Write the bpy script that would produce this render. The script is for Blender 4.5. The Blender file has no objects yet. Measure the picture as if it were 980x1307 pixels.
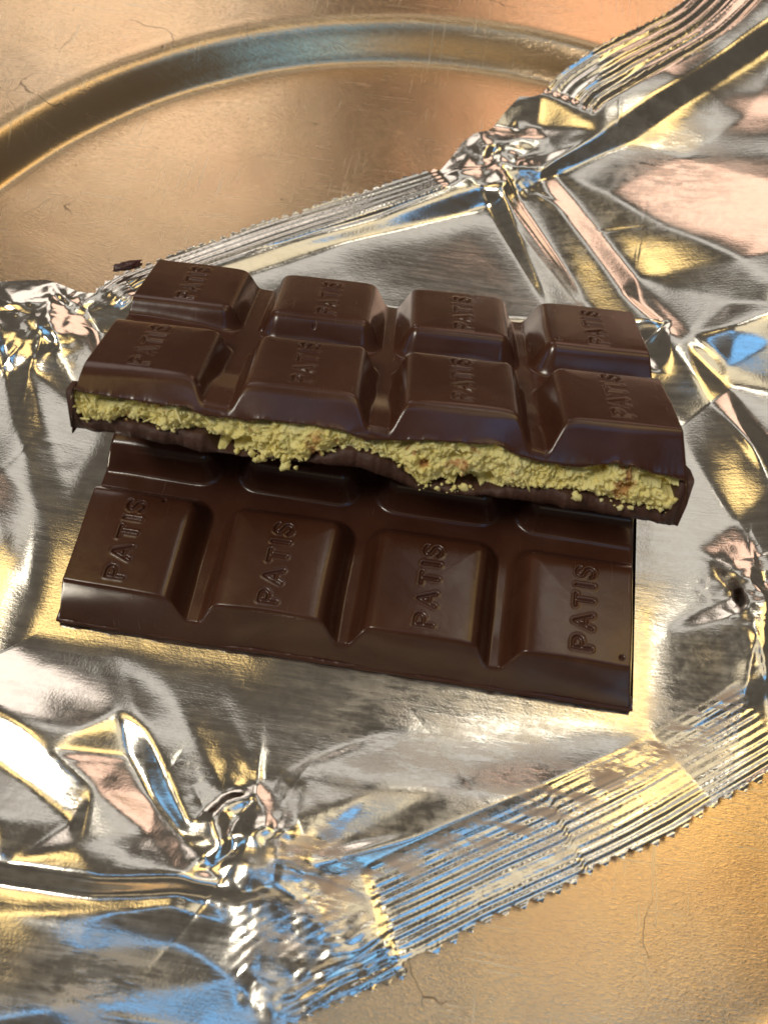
import bpy, math
import numpy as np
from mathutils import Matrix, Vector

S = 0.01                       # every length below is in centimetres
scene = bpy.context.scene
COL = scene.collection

# ------------------------------------------------------------------ camera
CAM_R = np.array([[0.98809697, 0.15121516, 0.02825526],
                  [0.14736113, -0.87771458, -0.45596252],
                  [-0.04414839, 0.45469891, -0.88955035]])   # rows: right, down, forward
CAM_C = np.array([4.79390108, -3.36962913, 11.33414015])
F = 1100.0                     # focal length for a picture 980 x 1307
cam = bpy.data.objects.new('camera', bpy.data.cameras.new('camera'))
COL.objects.link(cam)
cam.matrix_world = Matrix(((CAM_R[0, 0], -CAM_R[1, 0], -CAM_R[2, 0], CAM_C[0] * S),
                           (CAM_R[0, 1], -CAM_R[1, 1], -CAM_R[2, 1], CAM_C[1] * S),
                           (CAM_R[0, 2], -CAM_R[1, 2], -CAM_R[2, 2], CAM_C[2] * S),
                           (0, 0, 0, 1)))
cam.data.sensor_fit = 'VERTICAL'
cam.data.sensor_height = 36
cam.data.lens = 36 * F / 1307
cam.data.clip_start = 0.005
cam.data.clip_end = 50
cam.data.dof.use_dof = True
cam.data.dof.focus_distance = 0.125
cam.data.dof.aperture_fstop = 26
scene.camera = cam

# ------------------------------------------------------------------ light
world = bpy.data.worlds.new('World')
scene.world = world
world.use_nodes = True
bg = world.node_tree.nodes['Background']
bg.inputs['Color'].default_value = (1.0, 0.86, 0.70, 1)
bg.inputs['Strength'].default_value = 0.055
scene.view_settings.view_transform = 'Standard'
scene.view_settings.look = 'None'
scene.view_settings.exposure = 0.5
scene.view_settings.gamma = 1
scene.view_settings.use_curve_mapping = False


def lamp(name, az, el, dist, sx, sy, radiance, col):
    """A rectangular lamp seen from the chocolate at azimuth az (0 = +x, 90 = +y), elevation el."""
    L = bpy.data.lights.new(name, 'AREA')
    L.shape = 'RECTANGLE'
    L.size = sx * S
    L.size_y = sy * S
    L.energy = radiance * math.pi * sx * sy * S * S
    L.color = col
    o = bpy.data.objects.new(name, L)
    COL.objects.link(o)
    a, e = math.radians(az), math.radians(el)
    d = Vector((math.cos(a) * math.cos(e), math.sin(a) * math.cos(e), math.sin(e)))
    o.location = Vector((4 * S, 4 * S, 0)) + d * dist * S
    o.rotation_euler = d.to_track_quat('Z', 'Y').to_euler()
    return o


lamp('ceiling_lamp', 206, 61, 150, 36, 32, 17.0, (1.0, 0.94, 0.82))
lamp('added_wall_fill', 88, 58, 160, 100, 30, 0.42, (1.0, 0.97, 0.92))  # added broad fill, stands for a lit wall in the foil's reflections
lamp('added_glint_strip', 66, 68, 150, 30, 12, 2.2, (1.0, 0.93, 0.80))  # added small strip that keeps white glints on the foil; no known fixture
lamp('warm_lamp', 35, 62, 150, 36, 50, 1.5, (1.0, 0.70, 0.27))
lamp('second_warm_lamp', 156, 66, 150, 28, 36, 1.4, (1.0, 0.70, 0.27))
lamp('third_warm_lamp', 186, 56, 150, 14, 34, 2.4, (1.0, 0.82, 0.55))
lamp('added_pale_panel', 116, 32, 190, 60, 72, 0.95, (1.0, 0.88, 0.80))  # added pale panel that shapes the reflected gradient on the far plate
lamp('added_copper_panel', 78, 32, 190, 70, 76, 1.0, (1.0, 0.65, 0.50))  # added copper-pink panel, tints the far side of the plate
lamp('window_lamp', 312, 68, 160, 50, 28, 0.85, (0.16, 0.50, 1.0))
lamp('added_left_blue', 190, 30, 160, 36, 30, 0.85, (0.18, 0.54, 1.0))  # added blue panel for the left foil flap to reflect; no window known
lamp('added_right_blue', 300, 44, 160, 34, 44, 0.85, (0.18, 0.56, 1.0))  # added blue panel, meant for reflections in the right foil flap
lamp('added_plate_fill', 5, 78, 150, 44, 50, 0.60, (1.0, 0.87, 0.62))  # added to brighten the plate at lower right
lamp('added_blue_strip', 252, 80, 160, 44, 12, 0.85, (0.16, 0.50, 1.0))  # added narrow blue source that puts blue streaks into the foil
lamp('added_front_fill', 276, 42, 190, 100, 36, 0.34, (1.0, 0.78, 0.46))  # unseen warm fill from the front, added to lift the plate's ring


# ------------------------------------------------------------------ helpers
def unproject(px, py, z):
    d = np.array([(px - 490) / F, (py - 653.5) / F, 1.0]) @ CAM_R
    return CAM_C + d * ((z - CAM_C[2]) / d[2])


def hash3(ix, iy, iz, seed):
    h = (ix * 374761393 + iy * 668265263 + iz * 2147483647 + seed * 974634777) & 0xFFFFFFFF
    h = ((h ^ (h >> 13)) * 1274126177) & 0xFFFFFFFF
    h = ((h ^ (h >> 16)) * 2246822519) & 0xFFFFFFFF
    return ((h ^ (h >> 15)) & 0xFFFFFF) / float(0xFFFFFF)


def noise(x, y, z=0.0, seed=0):
    """value noise in -1..1"""
    x = np.asarray(x, float)
    y = np.asarray(y, float) + 0 * x
    z = np.asarray(z, float) + 0 * x
    fx, fy, fz = np.floor(x), np.floor(y), np.floor(z)
    ix, iy, iz = fx.astype(np.int64), fy.astype(np.int64), fz.astype(np.int64)
    u, v, w = x - fx, y - fy, z - fz
    u, v, w = (t * t * t * (t * (t * 6 - 15) + 10) for t in (u, v, w))
    r = 0
    for dz in ((0,) if np.all(z == 0) else (0, 1)):
        a = hash3(ix, iy, iz + dz, seed)
        b = hash3(ix + 1, iy, iz + dz, seed)
        c = hash3(ix, iy + 1, iz + dz, seed)
        d = hash3(ix + 1, iy + 1, iz + dz, seed)
        q = (a * (1 - u) + b * u) * (1 - v) + (c * (1 - u) + d * u) * v
        r = r + q * ((1 - w) if dz == 0 else w)
    return r * 2 - 1


def fbm(x, y, z=0.0, seed=0, octv=4):
    r, a = 0, 0.5
    for k in range(octv):
        r = r + a * noise(x, y, z, seed + k)
        x, y, z = x * 2.03 + 11.3, y * 2.03 + 5.1, z * 2.03
        a *= 0.5
    return r


def sstep(a, b, x):
    t = np.clip((x - a) / (b - a), 0, 1)
    return t * t * (3 - 2 * t)


def smin(a, b, k):
    h = np.clip(0.5 + 0.5 * (b - a) / k, 0, 1)
    return b * (1 - h) + a * h - k * h * (1 - h)


def smax(a, b, k):
    return -smin(-a, -b, k)


def mesh_from(name, V, Fc, mat, parent=None, smooth=True, attrs=None):
    """V: n x 3 in cm; Fc: m x k faces (or a list of such arrays)."""
    V = np.asarray(V, np.float32) * S
    Fs = Fc if isinstance(Fc, (list, tuple)) else [Fc]
    Fs = [np.asarray(f, np.int32) for f in Fs if len(f)]
    me = bpy.data.meshes.new(name)
    nl = sum(f.size for f in Fs)
    nf = sum(len(f) for f in Fs)
    me.vertices.add(len(V))
    me.vertices.foreach_set('co', V.ravel())
    me.loops.add(nl)
    me.loops.foreach_set('vertex_index', np.concatenate([f.ravel() for f in Fs]))
    me.polygons.add(nf)
    tot = np.concatenate([np.full(len(f), f.shape[1], np.int32) for f in Fs])
    st = np.concatenate([[0], np.cumsum(tot)[:-1]]).astype(np.int32)
    me.polygons.foreach_set('loop_start', st)
    me.polygons.foreach_set('loop_total', tot)
    me.polygons.foreach_set('use_smooth', np.full(nf, smooth, bool))
    for k, a in (attrs or {}).items():
        at = me.attributes.new(k, 'FLOAT', 'POINT')
        at.data.foreach_set('value', np.asarray(a, np.float32).ravel())
    me.update(calc_edges=True)
    me.validate()
    me.materials.append(mat)
    o = bpy.data.objects.new(name, me)
    COL.objects.link(o)
    if parent is not None:
        o.parent = parent
    return o


def grid_faces(ny, nx, off=0):
    i = np.arange(ny * nx).reshape(ny, nx) + off
    return np.stack([i[:-1, :-1], i[:-1, 1:], i[1:, 1:], i[1:, :-1]], -1).reshape(-1, 4)


def empty(name, label, cat, M=None, group=None):
    o = bpy.data.objects.new(name, None)
    COL.objects.link(o)
    o.empty_display_size = 0.01
    if M is not None:
        o.matrix_world = M
    o['label'] = label
    o['category'] = cat
    if group:
        o['group'] = group
    return o


class NT:
    """small helper to write node trees"""

    def __init__(self, name):
        self.m = bpy.data.materials.new(name)
        self.m.use_nodes = True
        self.t = self.m.node_tree
        self.p = self.t.nodes['Principled BSDF']

    def n(self, typ, **kw):
        nd = self.t.nodes.new('ShaderNode' + typ)
        for k, v in kw.items():
            if k.startswith('i_'):
                self.put(nd.inputs[int(k[2:]) if k[2:].isdigit() else k[2:].replace('_', ' ')], v)
            else:
                setattr(nd, k, v)
        return nd

    def put(self, sock, v):
        if isinstance(v, bpy.types.NodeSocket):
            self.t.links.new(v, sock)
        elif hasattr(v, 'outputs'):
            self.t.links.new(v.outputs[0], sock)
        else:
            sock.default_value = v

    def set(self, **kw):
        for k, v in kw.items():
            self.put(self.p.inputs[k.replace('_', ' ')], v)

    def coord(self):
        return self.n('TexCoord').outputs['Object']

    def mapping(self, v, scale=(1, 1, 1), rot=(0, 0, 0), loc=(0, 0, 0)):
        return self.n('Mapping', i_0=v, i_1=loc, i_2=rot, i_3=scale).outputs[0]

    def noise(self, v, scale, detail=4, rough=0.55, dist=0.0):
        return self.n('TexNoise', i_Vector=v, i_Scale=scale, i_Detail=detail, i_Roughness=rough, i_Distortion=dist).outputs[0]

    def ramp(self, fac, stops):
        r = self.n('ValToRGB', i_0=fac)
        el = r.color_ramp.elements
        while len(el) < len(stops):
            el.new(0.5)
        for e, (p, c) in zip(el, stops):
            e.position = p
            e.color = c if len(c) == 4 else (*c, 1)
        return r.outputs[0]

    def rng(self, fac, a, b, c, d):
        return self.n('MapRange', i_0=fac, i_1=a, i_2=b, i_3=c, i_4=d).outputs[0]

    def mix(self, fac, a, b, mode='MIX'):
        m = self.n('Mix', data_type='RGBA', blend_type=mode)
        self.put(m.inputs[0], fac)
        self.put(m.inputs[6], a)
        self.put(m.inputs[7], b)
        return m.outputs[2]

    def math(self, op, a, b=0.0, clamp=False):
        m = self.n('Math', operation=op, use_clamp=clamp)
        self.put(m.inputs[0], a)
        self.put(m.inputs[1], b)
        return m.outputs[0]

    def bump(self, h, strength, dist, normal=None):
        b = self.n('Bump', i_Strength=strength, i_Distance=dist)
        self.put(b.inputs['Height'], h)
        if normal is not None:
            self.put(b.inputs['Normal'], normal)
        return b.outputs[0]

    def attr(self, name):
        return self.n('Attribute', attribute_name=name).outputs['Fac']


# ------------------------------------------------------------------ materials
def mat_plate():
    k = NT('gilded_metal')
    c = k.coord()
    blotch = k.noise(c, 28, 5, 0.6)
    fine = k.noise(k.mapping(c, (1100, 5200, 900), (0, 0, -0.75)), 1.0, 4, 0.6, 0.6)
    fine2 = k.noise(k.mapping(c, (900, 6200, 900), (0, 0, 0.9)), 1.0, 3, 0.6, 0.4)
    scr = k.noise(k.mapping(c, (60, 2600, 60), (0, 0, 0.5)), 1.0, 2, 0.5, 0.3)
    scr2 = k.noise(k.mapping(c, (1900, 70, 60), (0, 0, 0.2)), 1.0, 2, 0.5, 0.5)
    col = k.ramp(blotch, [(0.30, (0.82, 0.56, 0.34)), (0.50, (0.85, 0.62, 0.38)), (0.72, (0.83, 0.64, 0.43))])
    scratch = k.math('MAXIMUM', k.math('MULTIPLY', k.rng(scr, 0.62, 0.68, 0, 1), k.rng(k.noise(c, 70, 2), 0.42, 0.58, 0, 1)), k.math('MULTIPLY', k.rng(scr2, 0.63, 0.69, 0, 1), k.rng(k.noise(k.mapping(c, loc=(1, 2, 3)), 70, 2), 0.45, 0.6, 0, 1)))
    col = k.mix(k.math('MULTIPLY', scratch, 0.6), col, (0.95, 0.80, 0.58, 1))
    vor = k.n('TexVoronoi', feature='DISTANCE_TO_EDGE', i_Vector=k.n('VectorMath', operation='ADD', i_0=c, i_1=k.n('VectorMath', operation='SCALE', i_0=k.n('TexNoise', i_Vector=c, i_Scale=60.0, i_Detail=4.0).outputs[1], i_3=0.02).outputs[0]).outputs[0], i_Scale=44.0).outputs[0]
    crack = k.math('MULTIPLY', k.rng(vor, 0.001, 0.008, 1, 0), k.rng(k.noise(c, 60, 3), 0.55, 0.63, 0, 1))
    pit = k.rng(k.noise(c, 420, 1, 0.5), 0.80, 0.83, 0, 1)
    crack = k.math('MAXIMUM', crack, pit)
    col = k.mix(k.math('MULTIPLY', crack, 0.85), col, (0.10, 0.05, 0.025, 1))
    k.set(Base_Color=col, Metallic=k.math('SUBTRACT', 0.96, k.math('MULTIPLY', crack, 0.6)))
    rg = k.rng(k.noise(c, 20, 2, 0.5), 0.3, 0.7, 0.19, 0.27)
    k.set(Roughness=k.math('ADD', rg, k.math('MULTIPLY', scratch, 0.09)))
    wr = k.math('ABSOLUTE', k.math('SUBTRACT', k.noise(k.mapping(c, (950, 3300, 900), (0, 0, -0.95)), 1.0, 2, 0.5, 1.0), 0.5))
    h = k.math('ADD', k.math('ADD', k.math('MULTIPLY', fine, 0.12), k.math('MULTIPLY', fine2, 0.08)), k.math('MULTIPLY', wr, k.rng(k.noise(c, 30, 2), 0.35, 0.65, 0.7, 1.3)))
    b1 = k.bump(h, 0.33, 0.00013)
    b2 = k.bump(k.math('MULTIPLY', k.noise(c, 110, 2), 0.35), 0.2, 0.0003, b1)
    k.set(Normal=b2)
    return k.m


def mat_choc(name, base, light, rmin, rmax):
    k = NT(name)
    c = k.coord()
    cloud = k.noise(c, 95, 5, 0.6, 0.6)
    col = k.mix(k.rng(cloud, 0.35, 0.72, 0, 1), (*base, 1), (*light, 1))
    dust = k.math('MULTIPLY', k.rng(k.noise(c, 2600, 2), 0.72, 0.78, 0, 1), k.rng(k.noise(c, 110, 3), 0.52, 0.66, 0, 0.75))
    scr = k.noise(k.mapping(c, (3800, 160, 160), (0, 0, 0.35)), 1, 2, 0.5, 0.6)
    scr = k.math('MULTIPLY', k.rng(scr, 0.69, 0.76, 0, 1), k.rng(k.noise(c, 150, 2), 0.50, 0.62, 0, 0.35))
    dust = k.math('MAXIMUM', dust, scr)
    col = k.mix(dust, col, (0.20, 0.125, 0.09, 1))
    k.set(Base_Color=col, Roughness=k.math('ADD', k.rng(k.noise(c, 140, 5, 0.65), 0.3, 0.7, rmin, rmax), k.math('MULTIPLY', dust, 0.3)))
    k.set(Specular_IOR_Level=0.5, IOR=1.56)
    b = k.bump(k.noise(c, 150, 2), 0.045, 0.0006)
    b = k.bump(k.noise(c, 2300, 3), 0.12, 0.00006, b)
    k.set(Normal=b)
    return k.m


def mat_broken():
    k = NT('broken_chocolate')
    c = k.coord()
    col = k.mix(k.noise(c, 500, 4), (0.036, 0.014, 0.009, 1), (0.105, 0.046, 0.030, 1))
    k.set(Base_Color=col, Roughness=0.55)
    b = k.bump(k.noise(c, 900, 5, 0.7), 0.6, 0.0004)
    k.set(Normal=b)
    return k.m


def mat_filling():
    k = NT('pistachio_filling')
    c = k.coord()
    col = k.ramp(k.noise(c, 230, 5, 0.65, 0.5), [(0.20, (0.72, 0.60, 0.16)), (0.36, (0.92, 0.80, 0.30)), (0.60, (0.97, 0.87, 0.40)), (0.78, (0.98, 0.92, 0.54))])
    col = k.mix(k.rng(k.noise(c, 260, 3), 0.60, 0.67, 0, 0.8), col, (0.50, 0.20, 0.06, 1))
    col = k.mix(k.rng(k.noise(k.mapping(c, loc=(3, 2, 1)), 120, 3), 0.64, 0.74, 0, 0.5), col, (0.42, 0.46, 0.10, 1))
    k.set(Base_Color=col, Roughness=0.55, Subsurface_Weight=0.25, Subsurface_Scale=0.0006)
    k.set(Subsurface_Radius=(1.0, 0.8, 0.3))
    k.set(Normal=k.bump(k.noise(c, 1500, 5, 0.7), 0.5, 0.0003))
    return k.m


def mat_foil():
    k = NT('metallised_foil')
    c = k.coord()
    smear = k.attr('smear')
    frost = k.attr('frost')
    n1 = k.noise(c, 160, 6, 0.7, 0.4)
    n2 = k.noise(c, 900, 4, 0.6)
    col = k.mix(k.noise(c, 22, 4), (0.90, 0.85, 0.76, 1), (0.91, 0.88, 0.82, 1))
    streak = k.noise(k.mapping(c, (90, 1500, 90), (0, 0, 0.75)), 1, 4, 0.65, 0.5)
    # grease smears: patchy, matt, brownish
    sm = k.math('MULTIPLY', k.rng(k.noise(k.mapping(c, (150, 520, 200), (0, 0, -0.45)), 1.0, 5, 0.7), 0.46, 0.55, 0, 1), smear, True)
    fr = k.math('MULTIPLY', k.rng(k.math('ADD', k.math('MULTIPLY', n1, 0.6), k.math('MULTIPLY', n2, 0.4)), 0.44, 0.58, 0, 1), frost, True)
    col = k.mix(k.math('MULTIPLY', sm, 0.75), col, (0.34, 0.20, 0.12, 1))
    col = k.mix(k.math('MULTIPLY', fr, 0.4), col, (0.80, 0.77, 0.70, 1))
    k.set(Base_Color=col, Metallic=k.math('SUBTRACT', 1.0, k.math('ADD', k.math('MULTIPLY', sm, 0.55), k.math('MULTIPLY', fr, 0.16)), True))
    rg = k.math('ADD', k.rng(streak, 0.3, 0.7, 0.09, 0.17), k.math('ADD', k.math('MULTIPLY', sm, 0.26), k.math('MULTIPLY', fr, 0.13)))
    k.set(Roughness=rg)
    b = k.bump(k.noise(c, 90, 3, 0.5), 0.16, 0.0006)
    b = k.bump(k.noise(k.mapping(c, (200, 3600, 400), (0, 0, 0.75)), 1, 3, 0.6, 0.5), 0.09, 0.00008, b)
    b = k.bump(k.math('ADD', k.noise(c, 2600, 2), k.math('MULTIPLY', sm, 1.5)), 0.16, 0.00006, b)
    k.set(Normal=b)
    return k.m


def mat_table():
    k = NT('dark_wood')
    c = k.coord()
    g = k.noise(k.mapping(c, (3, 40, 3)), 1, 5, 0.6, 1.0)
    k.set(Base_Color=k.mix(g, (0.05, 0.025, 0.014, 1), (0.13, 0.07, 0.035, 1)), Roughness=0.45)
    return k.m


M_PLATE = mat_plate()
M_CHOC = mat_choc('dark_chocolate', (0.060, 0.0200, 0.0108), (0.088, 0.034, 0.019), 0.17, 0.27)
M_BROKEN = mat_broken()
M_FILL = mat_filling()
M_FOIL = mat_foil()

# ------------------------------------------------------------------ plate and table
PC = np.array([4.39, 3.84])
PROFILE = [(0, 0), (3, 0), (6, 0), (8.0, 0), (8.5, 0), (8.8, 0.0), (8.93, 0.015), (9.02, 0.06), (9.12, 0.16), (9.22, 0.29), (9.32, 0.41), (9.42, 0.51), (9.52, 0.58),
           (9.64, 0.62), (9.76, 0.632), (9.88, 0.632), (10.1, 0.64), (10.6, 0.655), (11.4, 0.69), (12.4, 0.75), (13.4, 0.83), (13.8, 0.86), (14.0, 0.83), (14.08, 0.75)]
PLATE_Z = -0.14
_pr = np.array(PROFILE)


def _fine_profile():
    t = np.arange(len(_pr))
    tt = np.linspace(0, len(_pr) - 1, (len(_pr) - 1) * 6 + 1)
    out = []
    for q in tt:
        i = min(int(q), len(_pr) - 2)
        u = q - i
        p0, p1, p2, p3 = _pr[max(i - 1, 0)], _pr[i], _pr[i + 1], _pr[min(i + 2, len(_pr) - 1)]
        out.append(0.5 * (2 * p1 + (p2 - p0) * u + (2 * p0 - 5 * p1 + 4 * p2 - p3) * u * u + (3 * p1 - p0 - 3 * p2 + p3) * u ** 3))
    return np.array(out)


FP = _fine_profile()


def plate_z(x, y):
    r = np.hypot(x - PC[0], y - PC[1])
    return np.interp(r, FP[:, 0], FP[:, 1]) + PLATE_Z


def build_plate():
    root = empty('charger_plate', 'round gold and copper gilded plate with a raised ring, under the opened foil wrapper', 'plate',
                 Matrix.Translation((PC[0] * S, PC[1] * S, PLATE_Z * S)))
    nseg = 720
    a = np.linspace(0, 2 * np.pi, nseg, endpoint=False)
    cuts = [('well', 0, 8.55), ('raised_ring', 8.55, 9.9), ('rim', 9.9, 20)]
    for name, r0, r1 in cuts:
        i0 = np.argmin(abs(FP[:, 0] - r0)) if r0 else 3
        i1 = np.argmin(abs(FP[:, 0] - r1)) if r1 < 15 else len(FP) - 1
        pr = FP[i0:i1 + 1]
        V = np.stack([pr[:, 0][:, None] * np.cos(a), pr[:, 0][:, None] * np.sin(a), pr[:, 1][:, None] + 0 * a], -1)
        n = len(pr)
        i = np.arange(n * nseg).reshape(n, nseg)
        j = np.roll(i, -1, 1)
        fc = np.stack([i[:-1], i[1:], j[1:], j[:-1]], -1).reshape(-1, 4)
        Vf = V.reshape(-1, 3)
        # hand-beaten unevenness
        Vf[:, 2] += 0.012 * fbm(Vf[:, 0] * 0.9, Vf[:, 1] * 0.9, 0, 5, 2) * sstep(0, 3, np.hypot(Vf[:, 0], Vf[:, 1]))
        faces = [fc]
        if name == 'well':
            Vf = np.vstack([Vf, [[0, 0, 0]]])
            c = len(Vf) - 1
            faces.append(np.stack([np.full(nseg, c), i[0], j[0]], -1))
        if name == 'rim':                                        # the underside, back to the foot
            und = np.array([(14.0, 0.66), (12.5, 0.55), (10.2, 0.44), (9.75, 0.38), (9.25, -0.06), (8.9, -0.22), (0.05, -0.22)])
            U = np.stack([und[:, 0][:, None] * np.cos(a), und[:, 0][:, None] * np.sin(a), und[:, 1][:, None] + 0 * a], -1)
            off = len(Vf)
            q = np.vstack([i[-1][None], np.arange(len(und) * nseg).reshape(len(und), nseg) + off])
            r = np.roll(q, -1, 1)
            faces.append(np.stack([q[:-1], q[1:], r[1:], r[:-1]], -1).reshape(-1, 4))
            Vf = np.vstack([Vf, U.reshape(-1, 3)])
        mesh_from(name, Vf, faces, M_PLATE, root)


build_plate()


def build_table():
    w, h, t = 60, 45, 3
    z1 = PLATE_Z - 0.225
    b = 0.3
    V, r = [], []
    for (q, z) in ((0, z1 - t), (0, z1 - b), (b, z1)):
        V += [(4 - w + q, 4 - h + q, z), (4 + w - q, 4 - h + q, z), (4 + w - q, 4 + h - q, z), (4 - w + q, 4 + h - q, z)]
    fc = [(8, 9, 10, 11), (3, 2, 1, 0)]
    for l in (0, 4):
        for e in range(4):
            fc.append((l + e, l + (e + 1) % 4, l + 4 + (e + 1) % 4, l + 4 + e))
    o = mesh_from('table_top', V, np.array(fc), mat_table(), smooth=False)
    o['kind'] = 'structure'


build_table()

# ------------------------------------------------------------------ chocolate
PX, PY, H, CH = 2.0, 2.10, 0.90, 0.46
GX, GY, GE = 0.28, 0.333, 0.30
BW, BD = 8.0, 4.14           # outline of a piece of four by two squares
GLYPH = {
    'P': (0.60, [[(0, 0), (0, 1)], [(0, 1), (.36, 1), (.50, .95), (.58, .84), (.58, .70), (.50, .58), (.36, .52), (0, .52)]]),
    'A': (0.74, [[(0, 0), (.37, 1), (.74, 0)], [(.14, .34), (.60, .34)]]),
    'T': (0.66, [[(0, 1), (.66, 1)], [(.33, 1), (.33, 0)]]),
    'I': (0.04, [[(.02, 0), (.02, 1)]]),
    'S': (0.56, [[(.54, .84), (.44, .96), (.28, 1), (.12, .95), (.03, .80), (.08, .64), (.28, .53), (.48, .42), (.55, .24), (.47, .07), (.28, 0), (.10, .04), (0, .18)]]),
}


def seg_dist(x, y, a, b):
    ax, ay = a
    dx, dy = b[0] - ax, b[1] - ay
    L = dx * dx + dy * dy + 1e-12
    t = np.clip(((x - ax) * dx + (y - ay) * dy) / L, 0, 1)
    return np.hypot(x - ax - t * dx, y - ay - t * dy)


def text_dist(x, y, cx, cy, size, length):
    """distance to the strokes of the word, reading towards +y, letter tops towards -x"""
    word = 'PATIS'
    wx = 1.06
    wid = sum(GLYPH[c][0] for c in word) * size * wx
    gap = (length - wid) / (len(word) - 1)
    d = np.full(np.shape(x), 9.0)
    u0 = -length / 2
    for c in word:
        w, strokes = GLYPH[c]
        for st in strokes:
            pts = [(cx - (q[1] - 0.5) * size, cy + u0 + q[0] * size * wx) for q in st]
            for a, b in zip(pts[:-1], pts[1:]):
                d = np.minimum(d, seg_dist(x, y, a, b))
        u0 += w * size * wx + gap
    return d


ZS_X = (np.array([74, 101, 157, 239, 264, 294, 354, 423, 466, 473, 572, 631, 653, 684, 729, 774, 819, 864, 882, 900]) - 74) / 803 * 8
ZS_Z = np.array([.66, .70, .66, .62, .52, .51, .58, .56, .43, .44, .55, .58, .46, .36, .38, .50, .42, .33, .42, .42])
FB_X = (np.array([74, 112, 157, 208, 260, 277, 337, 376, 418, 436, 469, 505, 532, 613, 675, 747, 779, 819, 857, 880]) - 74) / 803 * 8
FB_Z = np.array([.33, .33, .34, .27, .30, .08, .05, .05, .20, .28, .26, .10, -.12, -.10, .0, .0, -.07, -.08, -.18, -.2])
BB_X = (np.array([74, 95, 166, 251, 337, 444, 460, 496, 534, 640, 729, 810, 855, 887]) - 74) / 803 * 8
BB_Z = np.array([.12, .12, .07, -.02, -.03, .0, -.02, -.13, -.26, -.25, -.29, -.31, -.39, -.42])


def z_shell(x):
    return z_face(x) + z_ragged(x)


def z_face(x):
    return sum(np.interp(x + q, ZS_X, ZS_Z) for q in np.linspace(-0.45, 0.45, 13)) / 13


def z_ragged(x):
    return np.interp(x, ZS_X, ZS_Z) - z_face(x) + 0.04 * fbm(x * 5, 0 * x, 0, 41, 5)


def x_ends(upper):
    return (0.19, 7.98) if upper else (0.09, 7.91)


def bar_height(x, y, upper, texts, pits, seed):
    i = np.clip(np.floor(x / PX), 0, 3)
    j = np.clip(np.floor((y - 0.3 + GY) / PY + 0.0), 0, 1)
    wob = 0.015 * noise(x * 1.3, y * 1.3, 0, seed)
    xl = np.where(i == 0, -9, i * PX + GX)
    xr = np.where(i == 3, 99, (i + 1) * PX - GX)
    yl = np.where(j == 0, -9, 0.3 + PY)
    yr = np.where(j == 1, 99, 0.3 + PY - 2 * GY)
    rr = 0.13
    qx = np.maximum(xl - x, x - xr) + rr
    qy = np.maximum(yl - y, y - yr) + rr
    d = np.hypot(np.maximum(qx, 0), np.maximum(qy, 0)) + np.minimum(np.maximum(qx, qy), 0) - rr + wob * 0.6
    e = 0.065
    soft = 0.5 * (d + np.sqrt(d * d + e * e))
    z = H - (H - CH) / 0.19 * soft
    floor = CH + 0.02 * noise(x * 2.1, y * 2.1, 0, seed + 3)
    if upper:
        floor = np.maximum(floor, z_face(x) + 0.10 * (1 - sstep(0.4, 1.2, y)))
    z = smax(z, floor, 0.11)
    # outer faces
    zf = z_face(x) if upper else 0.0
    side = np.minimum(np.minimum((x - x_ends(upper)[0]) * (2.2 if upper else 1.3), (x_ends(upper)[1] - x) * 1.2), BD - y) + wob
    front = y + wob
    z = smin(z, 0.02 + H / GE * side, 0.07)
    z = smin(z, zf + (H - zf) / 0.30 * front, 0.10)
    # settled, slightly uneven surface
    z = z + 0.009 * fbm(x * 0.8, y * 0.8, 0, seed + 7, 2) + 0.0008 * fbm(x * 7, y * 7, 0, seed + 9, 2)
    for (tx, ty, size, length, amp) in texts:
        m = (abs(x - tx) < 0.3) & (abs(y - ty) < 0.75)
        if m.any():
            xs, ys = x[m], y[m]
            dd = text_dist(xs, ys, tx, ty, size, length)
            g = 1 - sstep(0.006, 0.023, dd)
            worn = np.clip(amp + (0.9 - amp) * 1.4 * noise(xs * 3.1, ys * 2.4, 0, seed + 13), 0, 1) if amp < 0.9 else amp
            z[m] -= 0.034 * g * worn
            z[m] += 0.006 * (sstep(0.026, 0.034, dd) - sstep(0.04, 0.07, dd)) * worn
    for (px, py, pr) in pits:
        z -= 0.06 * np.exp(-((x - px) ** 2 + (y - py) ** 2) / pr ** 2)
    if upper:
        z = np.maximum(z, 0.0) + z_ragged(x) * np.exp(-np.maximum(y, 0) / 0.022)
    else:
        z = np.maximum(z, 0.0)
    return z


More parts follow.
